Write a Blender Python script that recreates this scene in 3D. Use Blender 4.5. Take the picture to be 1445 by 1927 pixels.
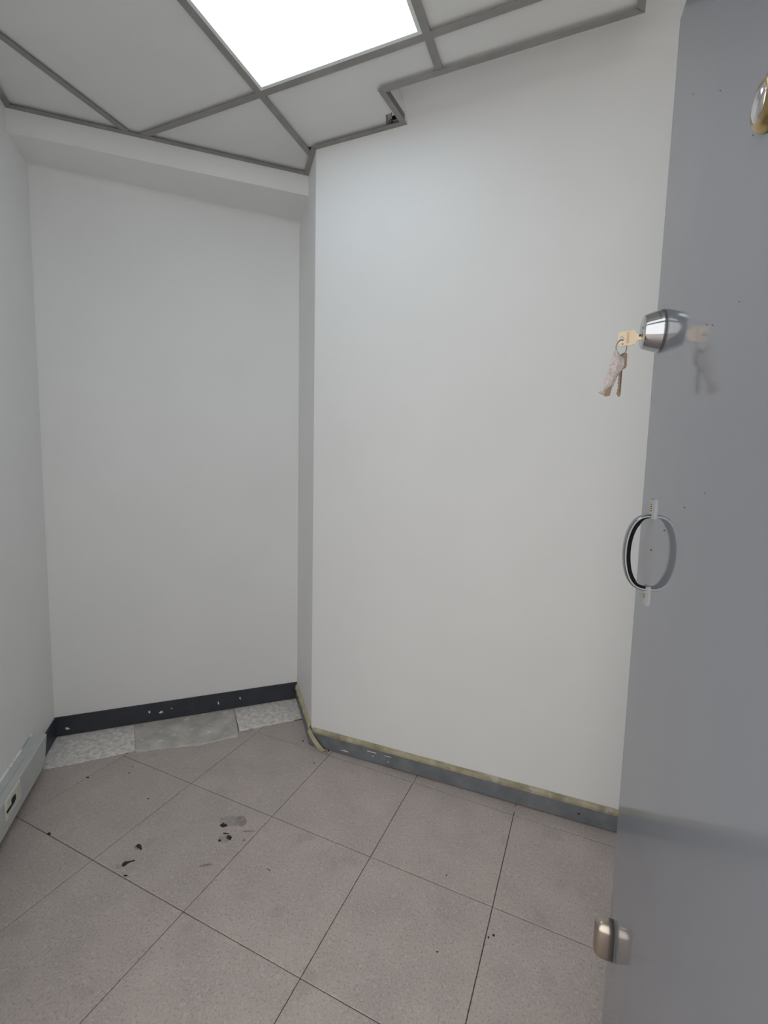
import bpy, bmesh, math, random
from mathutils import Vector, Matrix, noise
random.seed(7)
scene = bpy.context.scene
for o in list(bpy.data.objects):
    bpy.data.objects.remove(o)
COL = scene.collection
rad = math.radians

# ------------------------------------------------------------------ camera
W, H = 1445.0, 1927.0
FPX = 862.35
YAW, PITCH, ROLL = rad(-24.214), rad(-5.54), rad(1.345)
CAM = Vector((0.989, -1.265, 1.279))


def cam_axes():
    cy, sy, cp, sp = math.cos(YAW), math.sin(YAW), math.cos(PITCH), math.sin(PITCH)
    f = Vector((sy * cp, cy * cp, sp))
    r = Vector((cy, -sy, 0))
    u = r.cross(f)
    cr, sr = math.cos(ROLL), math.sin(ROLL)
    return cr * r + sr * u, -sr * r + cr * u, f


CR, CU, CF = cam_axes()
cd = bpy.data.cameras.new('camera')
cam = bpy.data.objects.new('camera', cd)
COL.objects.link(cam)
cam.matrix_world = Matrix(((CR.x, CU.x, -CF.x, CAM.x), (CR.y, CU.y, -CF.y, CAM.y),
                           (CR.z, CU.z, -CF.z, CAM.z), (0, 0, 0, 1)))
cd.sensor_fit = 'HORIZONTAL'
cd.sensor_width = 36
cd.lens = FPX / W * 36
cd.clip_start = 0.01
scene.camera = cam

# ------------------------------------------------------------------ light
LED_STRENGTH = 3.05
wd = bpy.data.worlds.new('world')
scene.world = wd
wd.use_nodes = True
bgn = wd.node_tree.nodes['Background']
bgn.inputs[0].default_value = (1.0, 0.985, 0.965, 1)      # even light of the passage outside the doorway
bgn.inputs[1].default_value = 2.3
vs = scene.view_settings
vs.view_transform = 'Standard'
vs.look = 'None'
vs.gamma = 1
vs.use_curve_mapping = False
vs.exposure = -0.13


# ------------------------------------------------------------------ pixel -> point helpers
def ray(q):
    return CF + CR * ((q[0] - W / 2) / FPX) - CU * ((q[1] - H / 2) / FPX)


def at_z(q, z=0.0):
    d = ray(q)
    return CAM + d * ((z - CAM.z) / d.z)


def at_plane(q, p0, n):
    d = ray(q)
    return CAM + d * ((Vector(p0) - CAM).dot(n) / d.dot(n))


def v2(a):
    return Vector((math.cos(rad(a)), math.sin(rad(a))))


# ------------------------------------------------------------------ materials
MATS = {}


def mat(name, col, rough=0.5, metal=0.0, spec=0.5, var=0.0, vscale=8.0, bump=0.0, bscale=120.0, bdist=0.001,
        fleck=None, coat=0.0, emit=None, rvar=0.0, coat_rough=0.1):
    m = bpy.data.materials.new(name)
    m.use_nodes = True
    nt = m.node_tree
    b = nt.nodes['Principled BSDF']
    b.inputs['Base Color'].default_value = (*col, 1)
    b.inputs['Roughness'].default_value = rough
    b.inputs['Metallic'].default_value = metal
    b.inputs['Specular IOR Level'].default_value = spec
    if coat:
        b.inputs['Coat Weight'].default_value = coat
        b.inputs['Coat Roughness'].default_value = coat_rough
    geo = nt.nodes.new('ShaderNodeNewGeometry')
    if var or fleck:
        n = nt.nodes.new('ShaderNodeTexNoise')
        n.inputs['Scale'].default_value = vscale
        n.inputs['Detail'].default_value = 6
        nt.links.new(geo.outputs['Position'], n.inputs['Vector'])
        r = nt.nodes.new('ShaderNodeMapRange')
        r.inputs['From Min'].default_value = 0.3
        r.inputs['From Max'].default_value = 0.7
        r.inputs['To Min'].default_value = 1 - var
        r.inputs['To Max'].default_value = 1 + var
        nt.links.new(n.outputs['Fac'], r.inputs['Value'])
        mx = nt.nodes.new('ShaderNodeMix')
        mx.data_type = 'RGBA'
        mx.blend_type = 'MULTIPLY'
        mx.inputs[0].default_value = 1
        mx.inputs[6].default_value = (*col, 1)
        nt.links.new(r.outputs['Result'], mx.inputs[7])
        out = mx.outputs[2]
        if fleck:
            for (sc, thr, fc, amt) in fleck:
                f = nt.nodes.new('ShaderNodeTexNoise')
                f.inputs['Scale'].default_value = sc
                f.inputs['Detail'].default_value = 2
                nt.links.new(geo.outputs['Position'], f.inputs['Vector'])
                rr = nt.nodes.new('ShaderNodeMapRange')
                rr.inputs['From Min'].default_value = thr
                rr.inputs['From Max'].default_value = thr + 0.08
                rr.inputs['To Max'].default_value = amt
                nt.links.new(f.outputs['Fac'], rr.inputs['Value'])
                m2 = nt.nodes.new('ShaderNodeMix')
                m2.data_type = 'RGBA'
                m2.inputs[7].default_value = (*fc, 1)
                nt.links.new(rr.outputs['Result'], m2.inputs[0])
                nt.links.new(out, m2.inputs[6])
                out = m2.outputs[2]
        nt.links.new(out, b.inputs['Base Color'])
    if rvar:
        n = nt.nodes.new('ShaderNodeTexNoise')
        n.inputs['Scale'].default_value = 14
        n.inputs['Detail'].default_value = 4
        nt.links.new(geo.outputs['Position'], n.inputs['Vector'])
        r = nt.nodes.new('ShaderNodeMapRange')
        r.inputs['From Min'].default_value = 0.3
        r.inputs['From Max'].default_value = 0.7
        r.inputs['To Min'].default_value = rough - rvar
        r.inputs['To Max'].default_value = rough + rvar
        nt.links.new(n.outputs['Fac'], r.inputs['Value'])
        nt.links.new(r.outputs['Result'], b.inputs['Roughness'])
    if bump:
        n = nt.nodes.new('ShaderNodeTexNoise')
        n.inputs['Scale'].default_value = bscale
        n.inputs['Detail'].default_value = 3
        nt.links.new(geo.outputs['Position'], n.inputs['Vector'])
        bp = nt.nodes.new('ShaderNodeBump')
        bp.inputs['Strength'].default_value = bump
        bp.inputs['Distance'].default_value = bdist
        nt.links.new(n.outputs['Fac'], bp.inputs['Height'])
        nt.links.new(bp.outputs['Normal'], b.inputs['Normal'])
    if emit:
        b.inputs['Emission Color'].default_value = (*emit[0], 1)
        b.inputs['Emission Strength'].default_value = emit[1]
    MATS[name] = m
    return m


M_WALL = mat('white_wall_paint', (0.84, 0.84, 0.83), 0.62, var=0.015, vscale=3, bump=0.12, bscale=260, bdist=0.0006, spec=0.3)
M_CTILE = mat('ceiling_tile_white', (0.78, 0.78, 0.765), 0.8, var=0.02, vscale=5, spec=0.2)
M_TEE = mat('ceiling_grid_metal', (0.30, 0.285, 0.27), 0.5, metal=0.1, var=0.12, vscale=12)
M_TILE = mat('vinyl_floor_tile', (0.50, 0.435, 0.402), 0.45, var=0.10, vscale=7, bump=0.15, bscale=300, bdist=0.0006, rvar=0.08, spec=0.4,
             fleck=[(190, 0.54, (0.58, 0.52, 0.49), 0.7), (160, 0.56, (0.33, 0.285, 0.26), 0.6), (70, 0.60, (0.60, 0.56, 0.52), 0.6), (9, 0.62, (0.36, 0.315, 0.29), 0.35)])
M_GROUT = mat('dark_joint', (0.05, 0.043, 0.04), 0.9, var=0.5, vscale=9)
M_CEM_R = mat('rough_cement', (0.77, 0.725, 0.69), 0.9, var=0.25, vscale=45, bump=0.6, bscale=190, bdist=0.003,
              fleck=[(150, 0.63, (0.30, 0.27, 0.25), 0.75), (110, 0.62, (0.93, 0.90, 0.87), 0.7)])
M_CEM_S = mat('smooth_cement', (0.56, 0.53, 0.49), 0.75, var=0.2, vscale=14, bump=0.3, bscale=60, bdist=0.003,
              fleck=[(22, 0.62, (0.86, 0.85, 0.83), 0.6)])
M_BB_DARK = mat('dark_navy_skirting_paint', (0.040, 0.043, 0.055), 0.45, var=0.15, vscale=20)
M_BB_GREY = mat('grey_skirting_paint', (0.175, 0.187, 0.20), 0.45, var=0.2, vscale=16)
M_TAPE = mat('masking_tape', (0.56, 0.50, 0.32), 0.6, var=0.2, vscale=22)
M_TAPE_OLD = mat('painted_masking_tape', (0.40, 0.355, 0.24), 0.6, var=0.35, vscale=18, fleck=[(16, 0.62, (0.55, 0.52, 0.44), 0.7)])
M_DUCT = mat('grey_green_duct_plastic', (0.52, 0.55, 0.53), 0.4, var=0.05, vscale=20)
M_PLATE = mat('ivory_socket_plastic', (0.66, 0.66, 0.58), 0.4, var=0.06, vscale=30)
M_DARK = mat('dark_hole', (0.012, 0.010, 0.009), 0.95)
M_STAIN = mat('dark_stain', (0.03, 0.024, 0.02), 0.8, var=0.5, vscale=90)
M_RING = mat('pale_ring_stain', (0.37, 0.34, 0.32), 0.5, var=0.2, vscale=120)
M_MARK = mat('scuff_mark', (0.31, 0.27, 0.25), 0.5, var=0.2, vscale=60)
M_WHITE = mat('white_paint_fleck', (0.78, 0.78, 0.76), 0.6)
M_DUST = mat('cement_dust', (0.50, 0.49, 0.47), 0.9, var=0.25, vscale=50, bump=0.4, bscale=150)
M_DOOR = mat('grey_gloss_door_paint', (0.228, 0.240, 0.268), 0.075, var=0.03, vscale=4, spec=0.30)
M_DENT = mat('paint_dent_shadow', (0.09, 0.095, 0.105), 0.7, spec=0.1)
M_BLACK = mat('painted_dark_reflection', (0.006, 0.006, 0.0065), 0.7, spec=0.15)
M_CHROME = mat('polished_chrome', (0.42, 0.43, 0.45), 0.08, metal=1.0)
M_CHROME2 = mat('chrome_pull', (0.36, 0.365, 0.38), 0.18, metal=1.0)
M_NICKEL = mat('warm_brushed_nickel', (0.48, 0.42, 0.36), 0.28, metal=1.0)
M_BRASS = mat('brass', (0.50, 0.36, 0.17), 0.25, metal=1.0)
M_GLASSY = mat('lens', (0.55, 0.52, 0.53), 0.06, metal=0.8, coat=1.0)
M_KEY = mat('pale_brass_key', (0.74, 0.60, 0.42), 0.42, metal=0.45)
M_KEY2 = mat('worn_brass_key', (0.24, 0.175, 0.115), 0.45, metal=0.55)
M_KEYDARK = mat('key_stamp', (0.42, 0.27, 0.15), 0.5)
M_RINGM = mat('key_ring_steel', (0.30, 0.28, 0.25), 0.35, metal=0.9)
M_WRAP = mat('grimy_clear_tape_wrap', (0.50, 0.44, 0.42), 0.5, var=0.25, vscale=220)
M_FRAME = mat('white_lamp_frame', (0.80, 0.84, 0.80), 0.4)
M_LED = mat('led_diffuser', (0.9, 0.9, 0.9), 0.4, emit=((0.70, 0.865, 1.0), LED_STRENGTH))
M_BLADE = mat('steel_blade_gap', (0.05, 0.045, 0.04), 0.5, metal=0.3)
M_SLAB = mat('slab_paint', (0.78, 0.78, 0.76), 0.8)


# ------------------------------------------------------------------ mesh helpers
def link(name, verts, faces, m, parent=None, smooth=False):
    me = bpy.data.meshes.new(name)
    me.from_pydata([tuple(v) for v in verts], [], faces)
    bm = bmesh.new()
    bm.from_mesh(me)
    bmesh.ops.recalc_face_normals(bm, faces=bm.faces)
    bm.to_mesh(me)
    bm.free()
    me.materials.append(m)
    if smooth:
        for p in me.polygons:
            p.use_smooth = True
    o = bpy.data.objects.new(name, me)
    COL.objects.link(o)
    if parent:
        o.parent = parent
    return o


class MB:
    def __init__(s):
        s.v, s.f = [], []

    def add(s, verts, faces):
        k = len(s.v)
        s.v += [Vector(a) for a in verts]
        s.f += [tuple(i + k for i in f) for f in faces]

    def prism(s, poly, z0, z1):
        n = len(poly)
        s.add([(p[0], p[1], z0) for p in poly] + [(p[0], p[1], z1) for p in poly],
              [tuple(range(n))[::-1], tuple(range(n, 2 * n))] + [(i, (i + 1) % n, n + (i + 1) % n, n + i) for i in range(n)])

    def extrude(s, pts, vec):
        n = len(pts)
        s.add([Vector(p) for p in pts] + [Vector(p) + vec for p in pts],
              [tuple(range(n))[::-1], tuple(range(n, 2 * n))] + [(i, (i + 1) % n, n + (i + 1) % n, n + i) for i in range(n)])

    def rings(s, rings, cap=True, close=True):
        n = len(rings[0])
        vs_ = [p for r in rings for p in r]
        fs = []
        for a in range(len(rings) - 1):
            for i in range(n if close else n - 1):
                j = (i + 1) % n
                fs.append((a * n + i, a * n + j, (a + 1) * n + j, (a + 1) * n + i))
        if cap:
            fs.append(tuple(range(n))[::-1])
            k = (len(rings) - 1) * n
            fs.append(tuple(range(k, k + n)))
        s.add(vs_, fs)

    def ribbon(s, prof_rows, thick_vec_rows=None):
        s.rings(prof_rows, cap=False, close=False)

    def build(s, name, m, parent=None, smooth=False):
        return link(name, s.v, s.f, m, parent, smooth)


def lathe(mb, base, axis, prof, n=40):
    axis = Vector(axis).normalized()
    a = axis.orthogonal().normalized()
    b = axis.cross(a)
    rr = []
    for (r, h) in prof:
        rr.append([Vector(base) + axis * h + (a * math.cos(2 * math.pi * i / n) + b * math.sin(2 * math.pi * i / n)) * r for i in range(n)])
    mb.rings(rr)


def tube(mb, pts, r, n=10, closed=False):
    rr = []
    N = len(pts)
    for i, p in enumerate(pts):
        a = pts[(i - 1) % N] if (closed or i > 0) else p
        b = pts[(i + 1) % N] if (closed or i < N - 1) else p
        t = (Vector(b) - Vector(a)).normalized()
        x = t.cross(Vector((0.31, 0.2, 0.93))).normalized()
        y = t.cross(x)
        rr.append([Vector(p) + (x * math.cos(2 * math.pi * k / n) + y * math.sin(2 * math.pi * k / n)) * r for k in range(n)])
    if closed:
        rr.append(rr[0])
        mb.rings(rr, cap=False)
    else:
        mb.rings(rr)


def tag(o, label, cat, group=None, kind=None):
    o['label'] = label
    o['category'] = cat
    if group:
        o['group'] = group
    if kind:
        o['kind'] = kind
    return o


def struct(o, label, cat):
    return tag(o, label, cat, kind='structure')


def empty(name, loc):
    o = bpy.data.objects.new(name, None)
    o.location = loc
    o.empty_display_size = 0.05
    COL.objects.link(o)
    return o


def adopt(o, parent):
    """parent while keeping world-space mesh coordinates"""
    o.parent = parent
    o.matrix_parent_inverse = Matrix.Translation(-Vector(parent.location))
    return o


def cross2(a, b):
    return a[0] * b[1] - a[1] * b[0]


def isect(p, d, q, e):
    t = cross2((q[0] - p[0], q[1] - p[1]), e) / cross2(d, e)
    return Vector((p[0] + d[0] * t, p[1] + d[1] * t))


def clip(poly, p, n):
    """keep the side of the line through p where (x-p).n >= 0"""
    out = []
    N = len(poly)
    for i in range(N):
        a, b = Vector(poly[i][:2]), Vector(poly[(i + 1) % N][:2])
        da, db = (a - Vector(p)).dot(n), (b - Vector(p)).dot(n)
        if da >= 0:
            out.append(a)
        if (da >= 0) != (db >= 0):
            out.append(a + (b - a) * (da / (da - db)))
    return out


def area(poly):
    return 0.5 * sum(cross2(poly[i], poly[(i + 1) % len(poly)]) for i in range(len(poly)))


def bevel(o, w, seg=2, ang=30):
    md = o.modifiers.new('bevel', 'BEVEL')
    md.width = w
    md.segments = seg
    md.limit_method = 'ANGLE'
    md.angle_limit = rad(ang)
    return o


# ------------------------------------------------------------------ plan of the room (metres)
ZC, ZB, ZS = 2.567, 2.482, 2.95            # hung ceiling, underside of beam, slab
LW_DIR = v2(134.5 - 180)
LC = Vector((-1.204, -0.045))              # left wall / back wall corner
IC = Vector((-0.421, 0.757))               # back wall / pier corner
KC = Vector((-0.118, 0.437))               # outer corner of the pier
RW_DIR = v2(2.0)
RE = KC + RW_DIR * 1.47
FL = isect(LC, LW_DIR, (0, -1.2), (1, 0))
FR = Vector((RE.x, -1.2))
LW_N = Vector((-LW_DIR.y, LW_DIR.x))       # into the room
BW_DIR = (IC - LC).normalized()
BW_N = Vector((BW_DIR.y, -BW_DIR.x))
PS_DIR = (KC - IC).normalized()
PS_N = Vector((PS_DIR.y, -PS_DIR.x))
RW_N = Vector((RW_DIR.y, -RW_DIR.x))

chain = [FL, LC, IC, KC, RE, FR]
TH = 0.12
outer = []
for i, p in enumerate(chain):
    ds = []
    if i > 0:
        ds.append((chain[i] - chain[i - 1]).normalized())
    if i < len(chain) - 1:
        ds.append((chain[i + 1] - chain[i]).normalized())
    ns = [Vector((-d.y, d.x)) for d in ds]
    if len(ns) == 1:
        outer.append(p + ns[0] * TH)
    else:
        b = (ns[0] + ns[1]).normalized()
        outer.append(p + b * (TH / b.dot(ns[0])))
wall_names = ['wall_left', 'wall_back', 'wall_pier', 'wall_right', 'wall_entrance']
wall_labels = ['white wall with the grey cable duct along its foot',
               'white wall under the beam with the dark navy skirting',
               'narrow white side of the pier between the two big walls',
               'large white wall with taped grey skirting behind the door',
               'white wall hidden behind the open door leaf']
for i in range(5):
    mb = MB()
    mb.prism([chain[i], chain[i + 1], outer[i + 1], outer[i]], 0, ZS)
    struct(mb.build(wall_names[i], M_WALL), wall_labels[i], 'wall')
# wall with the doorway (behind the camera)
mb = MB()
mb.prism([FL + Vector((-0.12, 0)), (0.24, -1.2), (0.24, -1.32), FL + Vector((-0.12, -0.12))], 0, ZS)
mb.prism([(0.24, -1.2), (1.2, -1.2), (1.2, -1.32), (0.24, -1.32)], 2.08, 2.22)  # header cut low; unseen opening above it added to light the recess
mb.prism([(1.2, -1.2), FR, FR + Vector((0, -0.12)), (1.2, -1.32)], 0, 2.22)
struct(mb.build('wall_front', M_WALL), 'white wall around the open doorway', 'wall')
# beam along the back wall
LB0 = isect((-0.248, 0.566), v2(43.0), LC, LW_DIR)
LB1 = isect((-0.248, 0.566), v2(43.0), IC, PS_DIR)
mb = MB()
mb.prism([LB0, LB1, IC, LC], ZB, ZS)
struct(mb.build('wall_beam', M_WALL), 'white beam across the top of the back wall under the ceiling', 'beam')

# ------------------------------------------------------------------ floor
mb = MB()
mb.prism([(-1.5, -3.2), (1.7, -3.2), (1.7, 1.1), (-1.5, 1.1)], -0.06, -0.0035)
floor = struct(mb.build('floor', M_GROUT), 'floor of large beige grey speckled tiles with thin dark joints', 'floor')
SA, SB = at_z((84, 1447)).to_2d(), at_z((566, 1354)).to_2d()      # front edge of the cement strip
S_DIR = (SB - SA).normalized()
S_N = Vector((S_DIR.y, -S_DIR.x))
T, G = 0.4, 0.0011


def tile_mesh(poly):
    """slab with a small chamfer, top at z=0"""
    c = sum((Vector(p) for p in poly), Vector((0, 0))) / len(poly)
    n = len(poly)

    def inset(d):
        q = list(poly)
        src = [Vector(p) for p in poly]
        for i in range(n):
            a, b = src[i], src[(i + 1) % n]
            e = (b - a)
            if e.length < 1e-6:
                continue
            e.normalize()
            q = clip(q, a + Vector((-e.y, e.x)) * d, Vector((-e.y, e.x)))
        return q
    a, b = inset(G), inset(G + 0.0012)
    if len(a) != len(b) or len(a) < 3:
        return None
    k = len(a)
    v = [(p.x, p.y, -0.0035) for p in a] + [(p.x, p.y, -0.0009) for p in a] + [(p.x, p.y, 0) for p in b]
    f = [tuple(range(k))[::-1], tuple(range(2 * k, 3 * k))]
    for L in (0, 1):
        f += [(L * k + i, L * k + (i + 1) % k, (L + 1) * k + (i + 1) % k, (L + 1) * k + i) for i in range(k)]
    return v, f


full = None
for i in range(-4, 4):
    for j in range(-8, 2):
        sq = [Vector((i * T, j * T)), Vector(((i + 1) * T, j * T)), Vector(((i + 1) * T, (j + 1) * T)), Vector((i * T, (j + 1) * T))]
        p = clip(sq, SA, S_N)
        p = clip(p, LC, LW_N) if p and j > -4 else p
        p = clip(p, (0, 0.50), Vector((0, -1))) if p and i >= 0 else p
        if len(p) < 3 or area(p) < 0.00015:
            continue
        if len(p) == 4 and area(p) > T * T - 1e-6:
            if full is None:
                v, f = tile_mesh([Vector((0, 0)), Vector((T, 0)), Vector((T, T)), Vector((0, T))])
                o = link('floor_tile', v, f, M_TILE, floor)
                full = o.data
            else:
                o = bpy.data.objects.new('floor_tile', full)
                COL.objects.link(o)
                o.parent = floor
            o.location = (i * T, j * T, 0)
        else:
            # drop near-duplicate points before insetting
            q = []
            for a in p:
                if not q or (a - q[-1]).length > 0.004:
                    q.append(a)
            if (q[0] - q[-1]).length < 0.004:
                q.pop()
            r = tile_mesh(q)
            if r:
                link('floor_tile', r[0], r[1], M_TILE, floor)


def patch(name, low, high, m, nx, ny, amp, base, lab):
    """relief patch of cement between two pixel polylines on the floor"""
    def samp(pl, t):
        k = t * (len(pl) - 1)
        a = min(int(k), len(pl) - 2)
        return pl[a].lerp(pl[a + 1], k - a)
    L = [at_z(q).to_2d() for q in low]
    U = [at_z(q).to_2d() for q in high]
    v, f = [], []
    for iy in range(ny + 1):
        for ix in range(nx + 1):
            p = samp(L, ix / nx).lerp(samp(U, ix / nx), iy / ny)
            edge = ix in (0, nx) or iy in (0, ny)
            jx = 0.007 * noise.noise(Vector((p.x * 60, p.y * 60, 3))) if iy == 0 else 0
            z = base + amp * (0.6 * noise.noise(Vector((p.x * 45, p.y * 45, 1))) + 0.6 * noise.noise(Vector((p.x * 160, p.y * 160, 2))))
            if iy == ny:
                z += 0.0035
            v.append((p.x + jx, p.y - jx, z))
    w = nx + 1
    for iy in range(ny):
        for ix in range(nx):
            a = iy * w + ix
            f.append((a, a + 1, a + w + 1, a + w))
    k = len(v)
    ringi = list(range(w)) + [iy * w + nx for iy in range(1, ny + 1)] + [ny * w + ix for ix in range(nx - 1, -1, -1)] + [iy * w for iy in range(ny - 1, 0, -1)]
    v += [(v[i][0], v[i][1], -0.0035) for i in ringi]
    n = len(ringi)
    for i in range(n):
        f.append((ringi[i], ringi[(i + 1) % n], k + (i + 1) % n, k + i))
    o = link(name, v, f, m, floor, smooth=True)
    o['label'] = lab
    return o


patch('cement_patch', [(80, 1449), (150, 1436), (205, 1424), (254, 1413)], [(92, 1384), (150, 1376), (205, 1368), (253, 1360)], M_CEM_R, 60, 22, 0.0028, 0.0005,
      'rough pitted cement')
patch('cement_patch', [(254, 1416), (310, 1409), (380, 1402), (450, 1386)], [(253, 1360), (310, 1352), (380, 1340), (440, 1329)], M_CEM_S, 50, 16, 0.0016, 0.0005,
      'smooth trowelled cement')
patch('cement_patch', [(450, 1376), (490, 1368), (530, 1360), (578, 1349)], [(440, 1329), (480, 1323), (520, 1316), (560, 1308)], M_CEM_R, 40, 16, 0.0026, 0.0005,
      'rough pitted cement')


def mark(name, pxs, m, z=0.0005, parent=floor, z0=0.0):
    mb = MB()
    mb.prism([at_z(q, z0).to_2d() for q in pxs], z0 - 0.0008, z0 + z)
    return mb.build(name, m, parent)


def blob(cx, cy, rx, ry, n=14, jit=0.25, rot=0.0):
    out = []
    for i in range(n):
        a = 2 * math.pi * i / n
        k = 1 + random.uniform(-jit, jit)
        x, y = rx * k * math.cos(a), ry * k * math.sin(a)
        out.append((cx + x * math.cos(rot) - y * math.sin(rot), cy + x * math.sin(rot) + y * math.cos(rot)))
    return out


# bolt holes and stains where something was fixed to the floor
mark('ring_stain', blob(437, 1545, 25, 10, 22, 0.04), M_RING, 0.0003)
mark('ring_stain', blob(454, 1545, 10, 10, 20, 0.03), M_MARK, 0.0004)
mark('drill_hole', blob(421, 1553, 6, 4, 11, 0.35), M_STAIN)
mark('ring_stain', blob(424, 1577, 14, 8, 18, 0.12, -0.3), M_RING, 0.0003)
mark('drill_hole', blob(431, 1576, 5, 4.5, 12, 0.15), M_STAIN)
mark('drill_hole', blob(413, 1582, 2.6, 2.4, 9, 0.2), M_STAIN)
mark('drill_hole', blob(425, 1568.5, 5, 1.5, 9, 0.35), M_STAIN)
mark('drill_hole', blob(261, 1593, 5.5, 4, 12, 0.3), M_STAIN)
mark('drill_hole', blob(265, 1597, 2, 3, 8, 0.3), M_STAIN)
mark('ring_stain', blob(260, 1594, 9, 6, 14, 0.2), M_MARK, 0.0003)
mark('drill_hole', [(229, 1628), (231, 1624), (236, 1621), (241, 1621), (247, 1619.5), (254, 1618), (254, 1620.5), (246, 1622.5), (240, 1625.5), (235, 1630), (230, 1631)], M_STAIN)
mark('ring_stain', blob(224, 1631, 6, 4.5, 14, 0.08, -0.4), M_RING, 0.0003)
for (x, y, rx, ry) in ((279, 1503, 1.6, 1.5), (93, 1568.5, 4, 2.4), (236, 1648, 4, 1.5), (570, 1394.5, 1.6, 1.4), (618, 1413, 1.4, 1.2), (591, 1436, 1.3, 1.2),
                       (165, 1463, 3, 1.2), (840, 1647, 1.4, 1.2), (508, 1638, 1.4, 1.1), (504, 1636, 1.2, 1), (823, 1791, 2, 1.5), (919, 1764, 2, 2), (929, 1760, 2.4, 2.4), (243, 1455, 1.6, 1.2), (250, 1443, 1.2, 1)):
    mark('dirt_speck', blob(x, y, rx, ry, 8, 0.3), M_STAIN, 0.0004)
for (x, y, rx, ry, a) in ((388, 1628, 14, 2, -0.15), (470, 1564, 14, 1.2, -0.05), (459, 1581, 2, 4, 0.4), (640, 1790, 10, 26, -0.5)):
    if rx < 20 and ry < 20:
        mark('scuff', blob(x, y, rx, ry, 12, 0.4, a), M_MARK, 0.0002)
for pl in ([(20, 1547.5), (40, 1540), (40, 1538.8), (20, 1546)], [(60, 1521.5), (78, 1516), (78, 1515), (60, 1520)], [(24, 1582), (29, 1577), (28, 1576.2), (23.4, 1580.6)],
           [(784, 1562.2), (791, 1562.2), (791, 1561), (784, 1561)], [(796, 1562), (801, 1562), (801, 1560.8), (796, 1561)],
           [(604, 1437.5), (622, 1415), (620.8, 1414.6), (602.6, 1437)], [(776.6, 1474), (783.4, 1461.5), (782, 1461.2), (775.2, 1473.4)], [(968.6, 1527), (970.4, 1517), (968.6, 1516.6), (966.8, 1526.6)]):
    mark('cement_smear', pl, M_DUST, 0.0005)

# ------------------------------------------------------------------ skirting boards


def board(name, a, b, n, h, th, m, label, z0=0.002, ea=0.0, eb=0.0):
    """a-b on the wall line, n into the room; ends mitred by ea/eb along the wall"""
    d = (b - a).normalized()
    mb = MB()
    p = [a, b, b + n * th + d * eb, a + n * th + d * ea]
    mb.prism(p, z0, h - 0.002)
    mb.prism([a, b, b + n * (th - 0.002) + d * eb * 0.7, a + n * (th - 0.002) + d * ea * 0.7], h - 0.002, h)
    return struct(mb.build(name, m), label, 'skirting')


TB, TR = 0.008, 0.013
bb_back = board('baseboard_back', LC, IC, BW_N, 0.094, TB, M_BB_DARK, 'dark navy skirting with white flecks above the cement strip', z0=0.004, ea=TB, eb=-TB)
bb_left = board('baseboard_left', LC + LW_DIR * 0.0, LC + LW_DIR * 1.55, LW_N, 0.092, TB, M_BB_DARK, 'dark navy skirting behind and beyond the cable duct', ea=TB)
bb_pier = board('baseboard_pier', IC, KC, PS_N, 0.082, TB, M_BB_GREY, 'grey skirting along the narrow side of the pier', ea=TB, eb=0.004)
bb_right = board('baseboard_right', KC, RE, RW_N, 0.076, TR, M_BB_GREY, 'long grey skirting with masking tape along its top', ea=-0.006, z0=0.006)
# flecks of paint on the skirtings
BBp = (LC + BW_N * TB).to_3d()
for (x, y, w, h) in ((127, 1371, 4, 2), (281, 1340, 2, 3), (303, 1340.5, 4, 2.2), (323, 1333, 1.6, 1.2), (411, 1323, 1.2, 3), (452, 1314, 1.5, 2.5)):
    pts = [at_plane(q, BBp, BW_N.to_3d()) for q in blob(x, y, w, h, 8, 0.35)]
    mb = MB()
    mb.extrude([p for p in pts], BW_N.to_3d() * 0.0008)
    mb.build('paint_fleck', M_WHITE, bb_back)
BRp = (KC + RW_N * TR).to_3d()
for (pl, m) in (([(640, 1411), (655, 1416), (655, 1414.4), (648, 1411.6)], M_WHITE), ([(691, 1413.6), (708, 1418.2), (708, 1417), (691, 1412.2)], M_WHITE),
                ([(723, 1422.6), (736, 1425.4), (736, 1424.6), (723, 1421.8)], M_WHITE), (blob(702, 1423, 1.1, 1.1, 7), M_WHITE), (blob(730.5, 1434, 1.3, 1.2, 7), M_WHITE),
                (blob(1089, 1531, 2.4, 1.6, 9), M_DARK)):
    pts = [at_plane(q, BRp, RW_N.to_3d()) for q in pl]
    mb = MB()
    mb.extrude(pts, RW_N.to_3d() * 0.0008)
    mb.build('paint_fleck', m, bb_right)
# lump of plaster on top of the dust line at the back skirting
for (x, y, r) in ((214, 1363.5, 5), (238, 1405, 5), (222, 1411, 4)):
    mb = MB()
    lathe(mb, at_z((x, y)) + Vector((0, 0, -0.001)), (0, 0, 1), [(0.010 * r / 5, 0), (0.009 * r / 5, 0.004), (0.004 * r / 5, 0.007)], 9)
    mb.build('plaster_crumb', M_WHITE, floor)

# ------------------------------------------------------------------ masking tape


def tape_run(name, a, b, n, prof, m, label, wob=0.0012, N=60, wave=0.0):
    """profile of (out, z) points swept along the wall; a real thin strip with thickness"""
    rows = []
    d = b - a
    for i in range(N + 1):
        t = i / N
        row = []
        for k, (o_, z_) in enumerate(prof):
            dz = wob * noise.noise(Vector((t * 23, k * 3.1, 5)))
            do = abs(wave * noise.noise(Vector((t * 7, k * 1.7, 9)))) if k == 0 else 0
            p = a + d * t + n * (o_ + do)
            row.append(Vector((p.x, p.y, z_ + dz)))
        back = [q - n.to_3d() * 0.0006 for q in row]
        rows.append(row + back[::-1])
    mb = MB()
    mb.rings(rows)
    return tag(mb.build(name, m), label, 'tape', group='masking tape left on the skirting')


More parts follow.
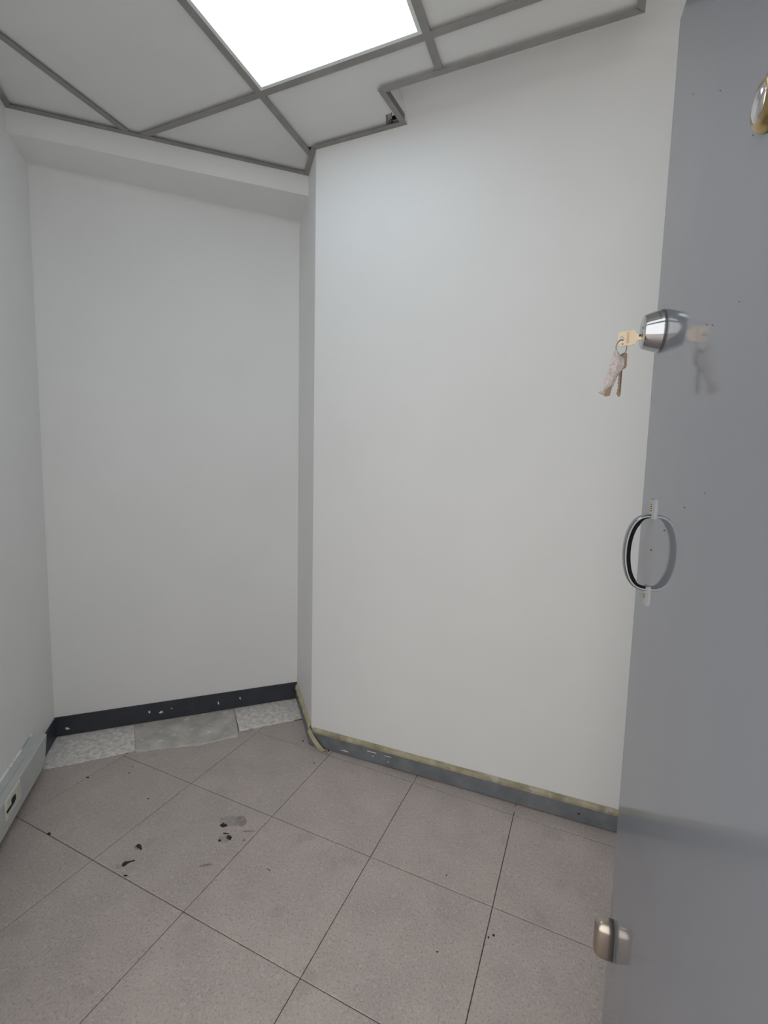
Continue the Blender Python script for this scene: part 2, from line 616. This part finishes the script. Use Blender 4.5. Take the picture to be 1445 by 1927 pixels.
tape_run('masking_tape', KC + RW_DIR * 0.012, KC + RW_DIR * 1.40, RW_N, [(TR + 0.0012, 0.066), (TR + 0.0012, 0.0750), (TR - 0.002, 0.0774), (0.0014, 0.084)], M_TAPE_OLD,
         'long dirty strip of masking tape along the top of the grey skirting')
tape_run('masking_tape', IC + PS_DIR * 0.012 + PS_N * 0.0, KC, PS_N, [(TB + 0.004, 0.072), (TB + 0.0012, 0.083), (0.0014, 0.093)], M_TAPE,
         'strip of masking tape on the skirting of the narrow pier side', wave=0.006)
# loose end hanging from the pier corner to the floor
P0 = Vector((KC.x, KC.y, 0)) + (RW_N * 0.018 + PS_N * 0.006).to_3d()
wdir = (RW_DIR.to_3d() * 0.55 + Vector((0, 0, 0.83))).normalized()
path = [(-0.004, 0.016, 0.077), (0.014, 0.024, 0.060), (0.034, 0.032, 0.045), (0.054, 0.038, 0.032), (0.072, 0.041, 0.021), (0.086, 0.039, 0.012), (0.092, 0.031, 0.007), (0.088, 0.022, 0.006)]
mb = MB()
rows = []
for i, (al, ou, z) in enumerate(path):
    c = Vector((KC.x, KC.y, 0)) + (RW_DIR * al + RW_N * ou).to_3d()
    c.z = z
    w = 0.012 if i < 5 else 0.010
    wv = wdir if i < 4 else (RW_DIR.to_3d() * 0.8 + Vector((0, 0, 0.45))).normalized()
    a_, b_ = c - wv * w * (0.8 if i > 4 else 1), c + wv * w
    a_.z = max(a_.z, 0.0012)
    off = RW_N.to_3d() * 0.0007
    rows.append([a_, b_, b_ + off, a_ + off])
mb.rings(rows)
tag(mb.build('masking_tape', M_TAPE), 'loose curled end of masking tape hanging at the foot of the pier corner', 'tape', group='masking tape left on the skirting')

# ------------------------------------------------------------------ cable duct on the left wall
DS0, DS1, DZ0, DZ1, DD = 0.285, (FL - LC).length - 0.06, 0.058, 0.172, 0.055
duct = empty('cable_duct', (LC + LW_DIR * 0.9).to_3d() + Vector((0, 0, DZ0)))
tag(duct, 'pale grey green cable duct with a broken socket along the wall foot', 'cable duct')


def DP(s, n, z):
    p = LC + LW_DIR * s + LW_N * n
    return Vector((p.x, p.y, z))


mb = MB()
prof = [(0.009, DZ0 + 0.002), (DD - 0.004, DZ0), (DD, DZ0 + 0.004), (DD, DZ1 - 0.004), (DD - 0.004, DZ1), (0.003, DZ1), (0.003, 0.094), (0.009, 0.094)]


def duct_end(z):
    """near the corner the lower edge of the duct is cut back"""
    k = max(0.0, 1 - (z - DZ0) / 0.05)
    return DS0 + 0.045 * k * k


mb.rings([[DP(duct_end(z), n, z) for (n, z) in prof], [DP(DS1, n, z) for (n, z) in prof]])
adopt(mb.build('channel', M_DUCT), duct)
# seam of the snap-on lid on the top face and the broken line of filler at the wall
mb = MB()
mb.rings([[DP(s, n, z) for (n, z) in ((0.030, DZ1 - 0.001), (0.0306, DZ1 + 0.0003), (0.0315, DZ1 + 0.0003), (0.032, DZ1 - 0.001))] for s in (DS0 + 0.16, DS1)])
adopt(mb.build('lid_seam', M_BB_GREY), duct)
for (s0, s1) in ((DS0 - 0.006, DS0 + 0.01), (DS0 + 0.10, DS0 + 0.15), (DS0 + 0.155, DS0 + 0.175), (DS0 + 0.18, DS0 + 0.21), (DS0 + 0.215, DS1)):
    mb = MB()
    mb.rings([[DP(s, n, z) for (n, z) in ((0.0, DZ1 - 0.004), (0.007, DZ1 - 0.001), (0.004, DZ1 + 0.002), (0.0, DZ1 + 0.004))] for s in (s0, s1)])
    adopt(mb.build('filler', M_WALL), duct)
pd0, pdn = DP(0, DD, 0), LW_N.to_3d()
plate_px = [(34.2, 1467), (7.3, 1509.5), (10.4, 1544), (36.6, 1502)]
pp = [at_plane(q, pd0, pdn) for q in plate_px]
sm = [(p.to_2d() - LC).dot(LW_DIR) for p in pp]
s0_, s1_ = (sm[0] + sm[3]) / 2, (sm[1] + sm[2]) / 2
z0_, z1_ = (pp[2].z + pp[3].z) / 2, (pp[0].z + pp[1].z) / 2
mb = MB()
mb.rings([[DP(s0_, DD, z0_), DP(s1_, DD, z0_), DP(s1_, DD, z1_), DP(s0_, DD, z1_)],
          [DP(s0_, DD + 0.004, z0_), DP(s1_, DD + 0.004, z0_), DP(s1_, DD + 0.004, z1_), DP(s0_, DD + 0.004, z1_)],
          [DP(s0_ + 0.004, DD + 0.007, z0_ + 0.004), DP(s1_ - 0.004, DD + 0.007, z0_ + 0.004), DP(s1_ - 0.004, DD + 0.007, z1_ - 0.004), DP(s0_ + 0.004, DD + 0.007, z1_ - 0.004)]])
plate = adopt(mb.build('socket_plate', M_PLATE), duct)
plate['label'] = 'ivory socket plate with a broken hole'
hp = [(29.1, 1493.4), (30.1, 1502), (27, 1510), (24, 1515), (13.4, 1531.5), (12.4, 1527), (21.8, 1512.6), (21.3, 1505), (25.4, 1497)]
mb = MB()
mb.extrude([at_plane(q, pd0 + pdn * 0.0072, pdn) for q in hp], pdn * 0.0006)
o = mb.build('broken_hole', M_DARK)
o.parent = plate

# ------------------------------------------------------------------ ceiling
GO = Vector((-0.149, 0.127))
GA = v2(1.8)
GB = Vector((-GA.y, GA.x))
MOD = 0.61


def gp(x, y):
    return GO + GA * x + GB * y


def gx(p):
    return (Vector(p) - GO).dot(GA), (Vector(p) - GO).dot(GB)


N1 = KC + RW_DIR * 0.394
N2 = Vector((0.262, 0.284))
N3 = Vector((1.046, 0.313))
NF = Vector((1.01, -1.2))
mb = MB()
mb.prism([outer[0], outer[1], outer[2], outer[3], outer[4], (RE.x + TH, -1.32), (FL.x - 0.12, -1.32)], ZS, ZS + 0.1)
ceiling = struct(mb.build('ceiling', M_SLAB), 'white suspended ceiling of square panels in a dull metal grid', 'ceiling')
# plasterboard closing the void at the recess over the big wall
mb = MB()


def wallstrip(a, b, th, z0, z1):
    d = (b - a).normalized()
    n = Vector((-d.y, d.x))
    mb.prism([a, b, b + n * th, a + n * th], z0, z1)


wallstrip(N1, N2, -0.008, ZC, ZS)
wallstrip(N2, N3, -0.008, ZC, ZS)
wallstrip(N3, NF, -0.008, ZC, ZS)
mb.build('recess_board', M_WALL, ceiling)
mb = MB()
mb.prism([N1, N2, N3, NF, FR, RE], 2.650, 2.665)
mb.build('recess_soffit', M_WALL, ceiling)

ZT = ZC + 0.0090
cx_lim = []


def ctile(poly, holes=None):
    mbt = MB()
    if area(poly) < 0:
        poly = poly[::-1]
    mbt.prism(poly, ZT, ZT + 0.012)
    return mbt.build('ceiling_tile', M_CTILE, ceiling)


def shrink(x0, x1, y0, y1, g=0.004):
    return [gp(x0 + g, y0 + g), gp(x1 - g, y0 + g), gp(x1 - g, y1 - g), gp(x0 + g, y1 - g)]


BF_P, BF_N = LB0, Vector(((LB1 - LB0).y, -(LB1 - LB0).x)).normalized()
E3 = (NF - N3).normalized()
E3N = Vector((E3.y, -E3.x))
if E3N.x > 0:
    E3N = -E3N
for (ix, iy) in [(a, b) for a in range(-2, 2) for b in range(-3, 1)]:
    if (ix, iy) == (0, -1):
        continue                                  # the lamp
    q = shrink(ix * MOD, (ix + 1) * MOD, iy * MOD, (iy + 1) * MOD)
    if (ix, iy) == (0, 0):
        k = 0.003
        n2 = gx(N2)
        q = [gp(0.004, 0.004), gp(MOD - 0.004, 0.004), gp(MOD - 0.004, n2[1] - k), N2 + Vector((-k, -k)),
             at_z((744, 214), ZT).to_2d(), at_z((738, 219), ZT).to_2d(), at_z((735.5, 226), ZT).to_2d(), at_z((735, 233), ZT).to_2d(),
             KC + RW_DIR * 0.012 - Vector((0, k)), gp(0.004, gx(KC)[1] - 0.01)]
        o = ctile(q)
        o['label'] = 'ceiling panel with a broken corner'
        continue
    if ix >= 0 and iy == 0:
        q = clip(q, N2 + Vector((0, -0.003)), Vector((RW_N)))
    for (p, n) in ((BF_P, BF_N), (LC, LW_N), (N3, E3N), ((0, -1.197), Vector((0, 1)))):
        if q:
            q = clip(q, Vector(p) + n * 0.003, n)
    if q and ix < 0 and iy == 0:
        q = clip(q, KC + PS_N * 0.003, PS_N)
    if len(q) >= 3 and abs(area(q)) > 0.0005:
        ctile(q)


def tee(a, b):
    d = (b - a).normalized()
    n = Vector((-d.y, d.x))
    mbt = MB()
    mbt.prism([a + n * 0.012, b + n * 0.012, b - n * 0.012, a - n * 0.012], ZC, ZC + 0.0015)
    mbt.prism([a + n * 0.001, b + n * 0.001, b - n * 0.001, a - n * 0.001], ZC + 0.0015, ZC + 0.032)
    return mbt.build('grid_bar', M_TEE, ceiling)


def hit(x=None, y=None, line=None):
    """grid line x or y (grid units, m) meets a boundary line (p, d)"""
    if x is not None:
        return isect(gp(x, 0), GB, *line)
    return isect(gp(0, y), GA, *line)


L_BEAM = (LB0, (LB1 - LB0))
L_LEFT = (LC, LW_DIR)
L_N23 = (N2, (N3 - N2))
L_N3F = (N3, (NF - N3))
L_FRONT = ((0, -1.2), (1, 0))
L_PIER = (IC, PS_DIR)
e = 0.02
tee(hit(x=0, line=L_FRONT), hit(x=0, line=L_PIER) - GB * e)
tee(hit(x=MOD, line=L_FRONT), gp(MOD, -0.012))
tee(gp(MOD, 0.012), hit(x=MOD, line=L_N23) - GB * e)
tee(hit(x=-MOD, line=L_LEFT) + GB * e, hit(x=-MOD, line=L_BEAM) - GB * e)
tee(hit(y=0, line=L_BEAM) + GA * e, gp(-0.012, 0))
tee(gp(0.012, 0), hit(y=0, line=L_N3F) - GA * e)
tee(hit(y=-MOD, line=L_LEFT) + GA * e, gp(-0.012, -MOD))
tee(gp(0.012, -MOD), hit(y=-MOD, line=L_N3F) - GA * e)
tee(hit(y=-2 * MOD, line=L_LEFT) + GA * e, gp(-0.012, -2 * MOD))
tee(gp(0.012, -2 * MOD), hit(y=-2 * MOD, line=L_N3F) - GA * e)


def angle_trim(a, b, n, ea=0.0, eb=0.0, w=0.021):
    d = (b - a).normalized()
    mbt = MB()
    mbt.prism([a, b, b + n * w + d * eb, a + n * w + d * ea], ZC - 0.0016, ZC - 0.0001)
    mbt.prism([a, b, b + n * 0.0015, a + n * 0.0015], ZC - 0.0001, ZC + 0.022)
    return mbt.build('wall_angle', M_TEE, ceiling)


N12 = Vector(((N2 - N1).y, -(N2 - N1).x)).normalized()
if N12.x > 0:
    N12 = -N12
N23N = Vector(((N3 - N2).y, -(N3 - N2).x)).normalized()
angle_trim(LB0 + LW_DIR * 0.0, LB1, BF_N, ea=0.024, eb=-0.021)
angle_trim(LB1, KC, PS_N, ea=0.021, eb=0.006)
angle_trim(KC, N1, RW_N, ea=-0.006, eb=0.0)
angle_trim(N1 + (N2 - N1).normalized() * 0.0215, N2, N12, ea=0.0, eb=0.021)
angle_trim(N2, N3, N23N, ea=-0.021, eb=-0.021)
angle_trim(N3, NF, E3N, ea=0.021)
angle_trim(LB0, FL, LW_N, ea=0.021)
# plate painted dark for the void's shade, torn mesh behind the broken corner
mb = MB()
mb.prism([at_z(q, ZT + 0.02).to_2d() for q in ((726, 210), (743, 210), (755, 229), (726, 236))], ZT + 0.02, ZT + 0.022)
mb.build('void_dark_plate', M_DARK, ceiling)
for k in range(5):
    x0 = 725.5 + k * 2.6
    a = [at_z(q, ZT + 0.0005) for q in ((x0, 216 - k * 1.1), (x0 + 1.5, 215.6 - k * 1.1), (x0 + 3.0, 233.0 - k * 0.6), (x0 + 1.5, 233.4 - k * 0.6))]
    mb = MB()
    mb.extrude(a, Vector((0, 0, -0.0012)))
    mb.build('mesh_strand', M_BLADE, ceiling)



def cove(a, b, n, z, r, parent, r2=None):
    """rounded plaster junction of a wall line a-b (n into the room) with a soffit at height z"""
    r2 = r2 or r
    rows = []
    for k in range(19):
        t = math.pi / 2 * k / 18
        out, dz = r * (1 - math.cos(t)), -r2 * (1 - math.sin(t))
        rows.append([Vector((p.x + n.x * out, p.y + n.y * out, z + dz - 0.0002)) for p in (a, b)])
    mbc = MB()
    mbc.rings(rows, cap=False, close=False)
    return mbc.build('plaster_cove', M_WALL, parent, smooth=True)


cove(N1 - RW_DIR * 0.012, RE, RW_N, 2.650, 0.12, ceiling, r2=0.073)
cove(LC, IC, BW_N, ZB, 0.030, bpy.data.objects['wall_beam'])

# ------------------------------------------------------------------ lamp
lamp = empty('led_panel', gp(MOD / 2, -MOD / 2).to_3d() + Vector((0, 0, ZC)))
tag(lamp, 'glowing square LED panel set flush in the ceiling grid', 'ceiling light')
a, b = 0.006, 0.018


def sq(g):
    return [gp(g, -MOD + g), gp(MOD - g, -MOD + g), gp(MOD - g, -g), gp(g, -g)]


mb = MB()
o4, i4 = sq(0.0125), sq(0.024)
z0, z1 = ZC + 0.0005, ZC + 0.012
mb.rings([[p.to_3d() + Vector((0, 0, z1)) for p in o4], [p.to_3d() + Vector((0, 0, z0)) for p in o4],
          [p.to_3d() + Vector((0, 0, z0)) for p in i4], [p.to_3d() + Vector((0, 0, z1)) for p in i4]], cap=False)
mb.add([p.to_3d() + Vector((0, 0, z1)) for p in o4], [(0, 1, 2, 3)])
adopt(mb.build('frame', M_FRAME), lamp)
mb = MB()
mb.prism(sq(0.0235), ZC + 0.0025, ZC + 0.006)
adopt(mb.build('diffuser', M_LED), lamp)

# ------------------------------------------------------------------ door
DE = Vector((1.0765, -0.303, 0))
DDIR = v2(-84.3).to_3d()                     # from the free edge towards the hinge
DN = Vector((DDIR.y, -DDIR.x, 0))            # out of the visible face
if DN.x > 0:
    DN = -DN
UP = Vector((0, 0, 1))
DW, DH, DT = 0.92, 2.032, 0.042


def D(s, n, z):
    return DE + DDIR * s + DN * n + UP * z


door = empty('door_1', D(DW, 0, 0.012))
struct(door, 'grey glossy steel door standing open with lock, pull handle and peephole', 'door')
mb = MB()
r = 0.002
prof = [(0, -r), (r, 0), (DW - r, 0), (DW, -r), (DW, -DT + r), (DW - r, -DT), (r, -DT), (0, -DT + r)]
mb.rings([[D(s, n, z) for (s, n) in prof] for z in (0.012, DH)])
adopt(mb.build('leaf', M_DOOR), door)


def door_px(q, n=0.0):
    return at_plane(q, DE + DN * n, DN)


# lock: tapered chrome cylinder
LB = door_px((1246, 623))
mb = MB()
lathe(mb, LB, DN, [(0.0335, -0.001), (0.0345, 0.002), (0.0345, 0.005), (0.0278, 0.0265), (0.0265, 0.0290), (0.024, 0.0300)], 56)
body = mb.build('lock_cylinder', M_CHROME, None, smooth=True)
adopt(body, door)
body['label'] = 'tapered chrome lock cylinder'
md = body.modifiers.new('split', 'EDGE_SPLIT')
md.split_angle = rad(25)
mb = MB()
lathe(mb, LB + DN * 0.0295, DN, [(0.0095, 0), (0.0095, 0.0012), (0.008, 0.0018)], 28)
pl = mb.build('keyway_plug', M_CHROME2, None)
pl.parent = body

# pull handle
HT, HB = door_px((1229, 957)), door_px((1217, 1122))
hs = ((HT - DE).dot(DDIR) + (HB - DE).dot(DDIR)) / 2
hz0, hz1 = HB.z, HT.z
mb = MB()
rows = []
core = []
pathh = []
za, zb = hz0 + 0.014, hz1 - 0.014
for i in range(33):
    t = i / 32
    ang = math.pi * t
    out = 0.0335 * (math.sin(ang) ** 0.72)
    z = (za + zb) / 2 - (zb - za) / 2 * math.cos(ang)
    pathh.append((out + 0.003, z))
for i, (o_, z) in enumerate(pathh):
    a_ = pathh[max(i - 1, 0)]
    b_ = pathh[min(i + 1, 32)]
    tn = Vector((b_[0] - a_[0], b_[1] - a_[1])).normalized()
    nn = Vector((tn.y, -tn.x))
    if nn.x < 0 and 4 < i < 28:
        nn = -nn
    row = []
    for (w, h) in ((-0.0095, 0.0), (-0.0095, 0.0022), (-0.0065, 0.0042), (0, 0.0050), (0.0065, 0.0042), (0.0095, 0.0022), (0.0095, 0.0), (0, 0.0)):
        row.append(D(hs + w, o_ + nn.x * h, z + nn.y * h))
    rows.append(row)
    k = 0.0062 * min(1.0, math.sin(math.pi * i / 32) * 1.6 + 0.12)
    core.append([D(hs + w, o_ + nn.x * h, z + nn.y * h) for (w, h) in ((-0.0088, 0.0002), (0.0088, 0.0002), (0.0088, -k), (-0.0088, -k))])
mb.rings(rows)
pull = adopt(mb.build('pull_handle', M_CHROME2, None, smooth=True), door)
pull['label'] = 'chrome bow pull handle'
md = pull.modifiers.new('split', 'EDGE_SPLIT')
md.split_angle = rad(50)
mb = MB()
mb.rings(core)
ic = mb.build('reflection_strip', M_BLACK)  # black colour stands in for a dark reflection in the chrome
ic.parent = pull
ic['label'] = 'black strip painted as the dark reflection in the handle'
for (zc_, sg) in ((zb, 1), (za, -1)):
    mb = MB()
    mb.rings([[D(hs - 0.009, 0, zc_ - sg * 0.003), D(hs + 0.009, 0, zc_ - sg * 0.003), D(hs + 0.009, 0, zc_ + sg * 0.030), D(hs - 0.009, 0, zc_ + sg * 0.030)],
              [D(hs - 0.009, 0.004, zc_ - sg * 0.003), D(hs + 0.009, 0.004, zc_ - sg * 0.003), D(hs + 0.009, 0.004, zc_ + sg * 0.029), D(hs - 0.009, 0.004, zc_ + sg * 0.029)]])
    ft = mb.build('mounting_foot', M_CHROME2)
    ft.parent = pull
    for zz in ((0.012, 0.019) if sg > 0 else (0.014,)):
        mb = MB()
        lathe(mb, D(hs, 0.0038, zc_ + sg * zz), DN, [(0.0030, 0), (0.0028, 0.0012), (0.0016, 0.0020)], 14)
        sc = mb.build('screw', M_BRASS, None, smooth=True)
        sc.parent = pull

# oval pull low on the door
KB = door_px((1152, 1770))
ks, kz = (KB - DE).dot(DDIR), KB.z
mb = MB()
rows = []
for (hh, k) in ((0.0, 1.0), (0.010, 1.0), (0.020, 0.96), (0.026, 0.86), (0.0305, 0.66), (0.0325, 0.40)):
    row = []
    for i in range(40):
        a_ = 2 * math.pi * i / 40
        x, y = math.cos(a_), math.sin(a_)
        row.append(D(ks + 0.017 * k * x, hh, kz + (0.022 if y > 0 else -0.022) * (1 if abs(y) > 1e-6 else 0) + 0.017 * k * y))
    rows.append(row)
mb.rings(rows)
kn = adopt(mb.build('oval_pull', M_NICKEL, None, smooth=True), door)
kn['label'] = 'oval brushed metal pull low on the door'

# peephole at the middle of the leaf
PB = door_px((1455, 190))
mb = MB()
lathe(mb, PB, DN, [(0.0235, -0.001), (0.0235, 0.003), (0.021, 0.0085), (0.0165, 0.0115), (0.0135, 0.0105)], 48)
ph = adopt(mb.build('peephole', M_BRASS, None, smooth=True), door)
ph['label'] = 'round brass peephole'
mb = MB()
lathe(mb, PB + DN * 0.0085, DN, [(0.0150, 0), (0.0150, 0.0028), (0.010, 0.0048), (0.004, 0.0056)], 36)
ln = mb.build('lens', M_GLASSY, None, smooth=True)
ln.parent = ph
# small dents in the paint
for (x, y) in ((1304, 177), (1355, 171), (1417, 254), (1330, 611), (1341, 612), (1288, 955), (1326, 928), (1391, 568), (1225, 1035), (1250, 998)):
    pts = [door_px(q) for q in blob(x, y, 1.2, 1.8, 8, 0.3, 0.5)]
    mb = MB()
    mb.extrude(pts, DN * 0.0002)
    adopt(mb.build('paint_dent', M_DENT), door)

# ------------------------------------------------------------------ keys in the lock
KN = DDIR.copy()                              # horizontal, across the key plane, towards the viewer side
KPL = LB.copy()


def kp(q, w=0.0):
    return at_plane(q, KPL + KN * w, KN)


def plate_thing(name, pxs, m, w, th, parent=None, holes=None):
    mb = MB()
    mb.extrude([kp(q, w) for q in pxs], KN * th)
    return mb.build(name, m, parent)


def ring_strip(mb, outer_px, inner_px, w, th):
    n = len(outer_px)
    O0 = [kp(q, w) for q in outer_px]
    I0 = [kp(q, w) for q in inner_px]
    O1 = [p + KN * th for p in O0]
    I1 = [p + KN * th for p in I0]
    mb.rings([O0, O1, I1, I0, O0], cap=False)


# key in the lock: head with a real hole
hc = (1169.6, 638.5)
outl = [(1162.4, 631), (1163.6, 627.6), (1166.4, 625.3), (1175, 624.3), (1184, 623.1), (1192, 621.9), (1195.2, 622.6), (1196.6, 625.4), (1196.9, 628.4), (1201.5, 629.4),
        (1201.2, 640.6), (1197.0, 641.4), (1196.2, 645), (1193.4, 648.0), (1187, 649.6), (1180, 650.7), (1172, 651.6), (1166, 651.9), (1162.8, 650.4), (1161.6, 646)]


def resample(pl, n):
    L = [0]
    for i in range(len(pl)):
        a, b = pl[i], pl[(i + 1) % len(pl)]
        L.append(L[-1] + math.hypot(b[0] - a[0], b[1] - a[1]))
    out = []
    for k in range(n):
        s = L[-1] * k / n
        i = max(j for j in range(len(pl)) if L[j] <= s)
        t = (s - L[i]) / max(L[i + 1] - L[i], 1e-9)
        a, b = pl[i], pl[(i + 1) % len(pl)]
        out.append((a[0] + (b[0] - a[0]) * t, a[1] + (b[1] - a[1]) * t))
    return out


k1 = empty('key', kp((1201, 635)))
tag(k1, 'pale brass key stuck in the chrome lock', 'key')
ro = resample(outl, 72)
ri = []
for (x, y) in ro:
    a_ = math.atan2(y - hc[1], x - hc[0])
    ri.append((hc[0] + 4.6 * math.cos(a_), hc[1] + 4.6 * math.sin(a_)))
mb = MB()
ring_strip(mb, ro, ri, -0.0011, 0.0022)
adopt(mb.build('head', M_KEY), k1)
for (y0, y1, m) in ((630.2, 634.2, M_BLADE), (634.4, 640.0, M_KEY)):
    mb = MB()
    a4 = [kp(q, -0.001) for q in ((1201.0, y0), (1209.5, y0 - 1.0), (1209.5, y1 - 1.2), (1201.0, y1))]
    mb.extrude(a4, KN * 0.002)
    adopt(mb.build('blade', m), k1)
# stamped letters, running down the head
tc = bpy.data.curves.new('stamp', 'FONT')
tc.body = 'OXXO'
tc.size = 0.0062
tc.extrude = 0.00015
tc.align_x = 'CENTER'
tc.align_y = 'CENTER'
to = bpy.data.objects.new('stamp_tmp', tc)
COL.objects.link(to)
bpy.context.view_layer.update()
dg = bpy.context.evaluated_depsgraph_get()
tm = bpy.data.meshes.new_from_object(to.evaluated_get(dg))
bpy.data.objects.remove(to)
tm.materials.clear()
tm.materials.append(M_KEYDARK)
c0 = kp((1181.2, 635.5), 0.0013)
ax = -UP                                       # reading direction: downwards
ay = -DN                                       # letters' up: towards the lock
azv = KN
tm.transform(Matrix(((ax.x, ay.x, azv.x, c0.x), (ax.y, ay.y, azv.y, c0.y), (ax.z, ay.z, azv.z, c0.z), (0, 0, 0, 1))))
st = bpy.data.objects.new('stamped_letters', tm)
COL.objects.link(st)
adopt(st, k1)
mb = MB()
lathe(mb, kp((1171.3, 647.4), 0.0011), KN, [(0.0017, 0), (0.0017, 0.0002)], 14)
adopt(mb.build('stamped_mark', M_KEYDARK), k1)

# split ring
rc = kp((1169.0, 654.0))
mb = MB()
loop = []
a3, b3 = (DN * 0.96 + KN * 0.28).normalized(), UP
for i in range(40):
    a_ = 2 * math.pi * i / 40
    loop.append(rc + a3 * 0.0088 * math.cos(a_) + b3 * 0.0128 * math.sin(a_))
tube(mb, loop, 0.00095, 8, closed=True)
tag(mb.build('key_ring', M_RINGM, None, smooth=True), 'small dark split ring hanging from the pale brass key', 'key ring')

# hanging bare key
k2 = empty('key', kp((1177, 668)))
tag(k2, 'worn brass key with a toothed blade hanging from the ring', 'key')
plate_k2 = [(1169.0, 666), (1173, 664.4), (1177.6, 664.0), (1179.8, 666.6), (1179.6, 672), (1178.8, 688.5), (1176.8, 693.0), (1172.2, 694.8), (1171.0, 696.2), (1169, 720), (1167.2, 743.0), (1165.6, 746.4),
            (1163.6, 746.8), (1160.6, 743.2), (1159.8, 739), (1161.6, 735.6), (1161.0, 732.8), (1163.0, 730.6), (1162.2, 726.6), (1163.6, 723.6), (1161.6, 721.0), (1163.6, 717.6), (1162.4, 714.4), (1164.0, 711.4),
            (1163.8, 706), (1166, 698), (1163, 695), (1164, 680)]
mb = MB()
mb.extrude([kp(q, -0.0030) for q in plate_k2], KN * 0.0022)
adopt(mb.build('blank', M_KEY2), k2)
mb = MB()
mb.extrude([kp(q, -0.0010) for q in ((1168.4, 697), (1170.2, 697), (1166.6, 738), (1165.2, 738))], KN * 0.0004)
adopt(mb.build('groove', M_BLADE), k2)

# hanging key wrapped in grubby tape
k3 = empty('key', kp((1158, 660)))
tag(k3, 'key wrapped in grubby clear tape hanging from the ring', 'key')
mb = MB()
core = [(1159, 662), (1163, 668), (1160, 700), (1147, 744.5), (1139, 746.5), (1136, 744), (1148, 706), (1153, 668)]
mb.extrude([kp(q, 0.0002) for q in core], KN * 0.0018)
adopt(mb.build('blank', M_KEY2), k3)
wl = [(1156.5, 659.6), (1153.4, 668.0), (1150.0, 680), (1144.5, 696), (1139.0, 712), (1133.5, 727), (1129.0, 735.5), (1125.6, 738.2)]
wr = [(1161.6, 661.0), (1168.0, 669.0), (1174.6, 675.0), (1174.8, 688), (1160.8, 710), (1154.0, 727.0), (1146.0, 729.5), (1136.4, 743.8)]
mb = MB()
rows = []
for i, (l, r_) in enumerate(zip(wl, wr)):
    A = kp(l, 0.0012)
    B = kp(r_, 0.0012)
    row = []
    for j in range(9):
        t = j / 8
        p = A.lerp(B, t)
        bul = 0.0030 * math.sin(math.pi * t) + 0.0010 * noise.noise(Vector((i * 1.3, t * 5, 4)))
        row.append(p + KN * (0.0006 + max(bul, 0)))
    for j in range(8, -1, -1):
        t = j / 8
        p = A.lerp(B, t)
        row.append(p - KN * (0.0010 + 0.0020 * math.sin(math.pi * t)))
    rows.append(row)
mb.rings(rows)
adopt(mb.build('tape_wrap', M_WRAP, None), k3)
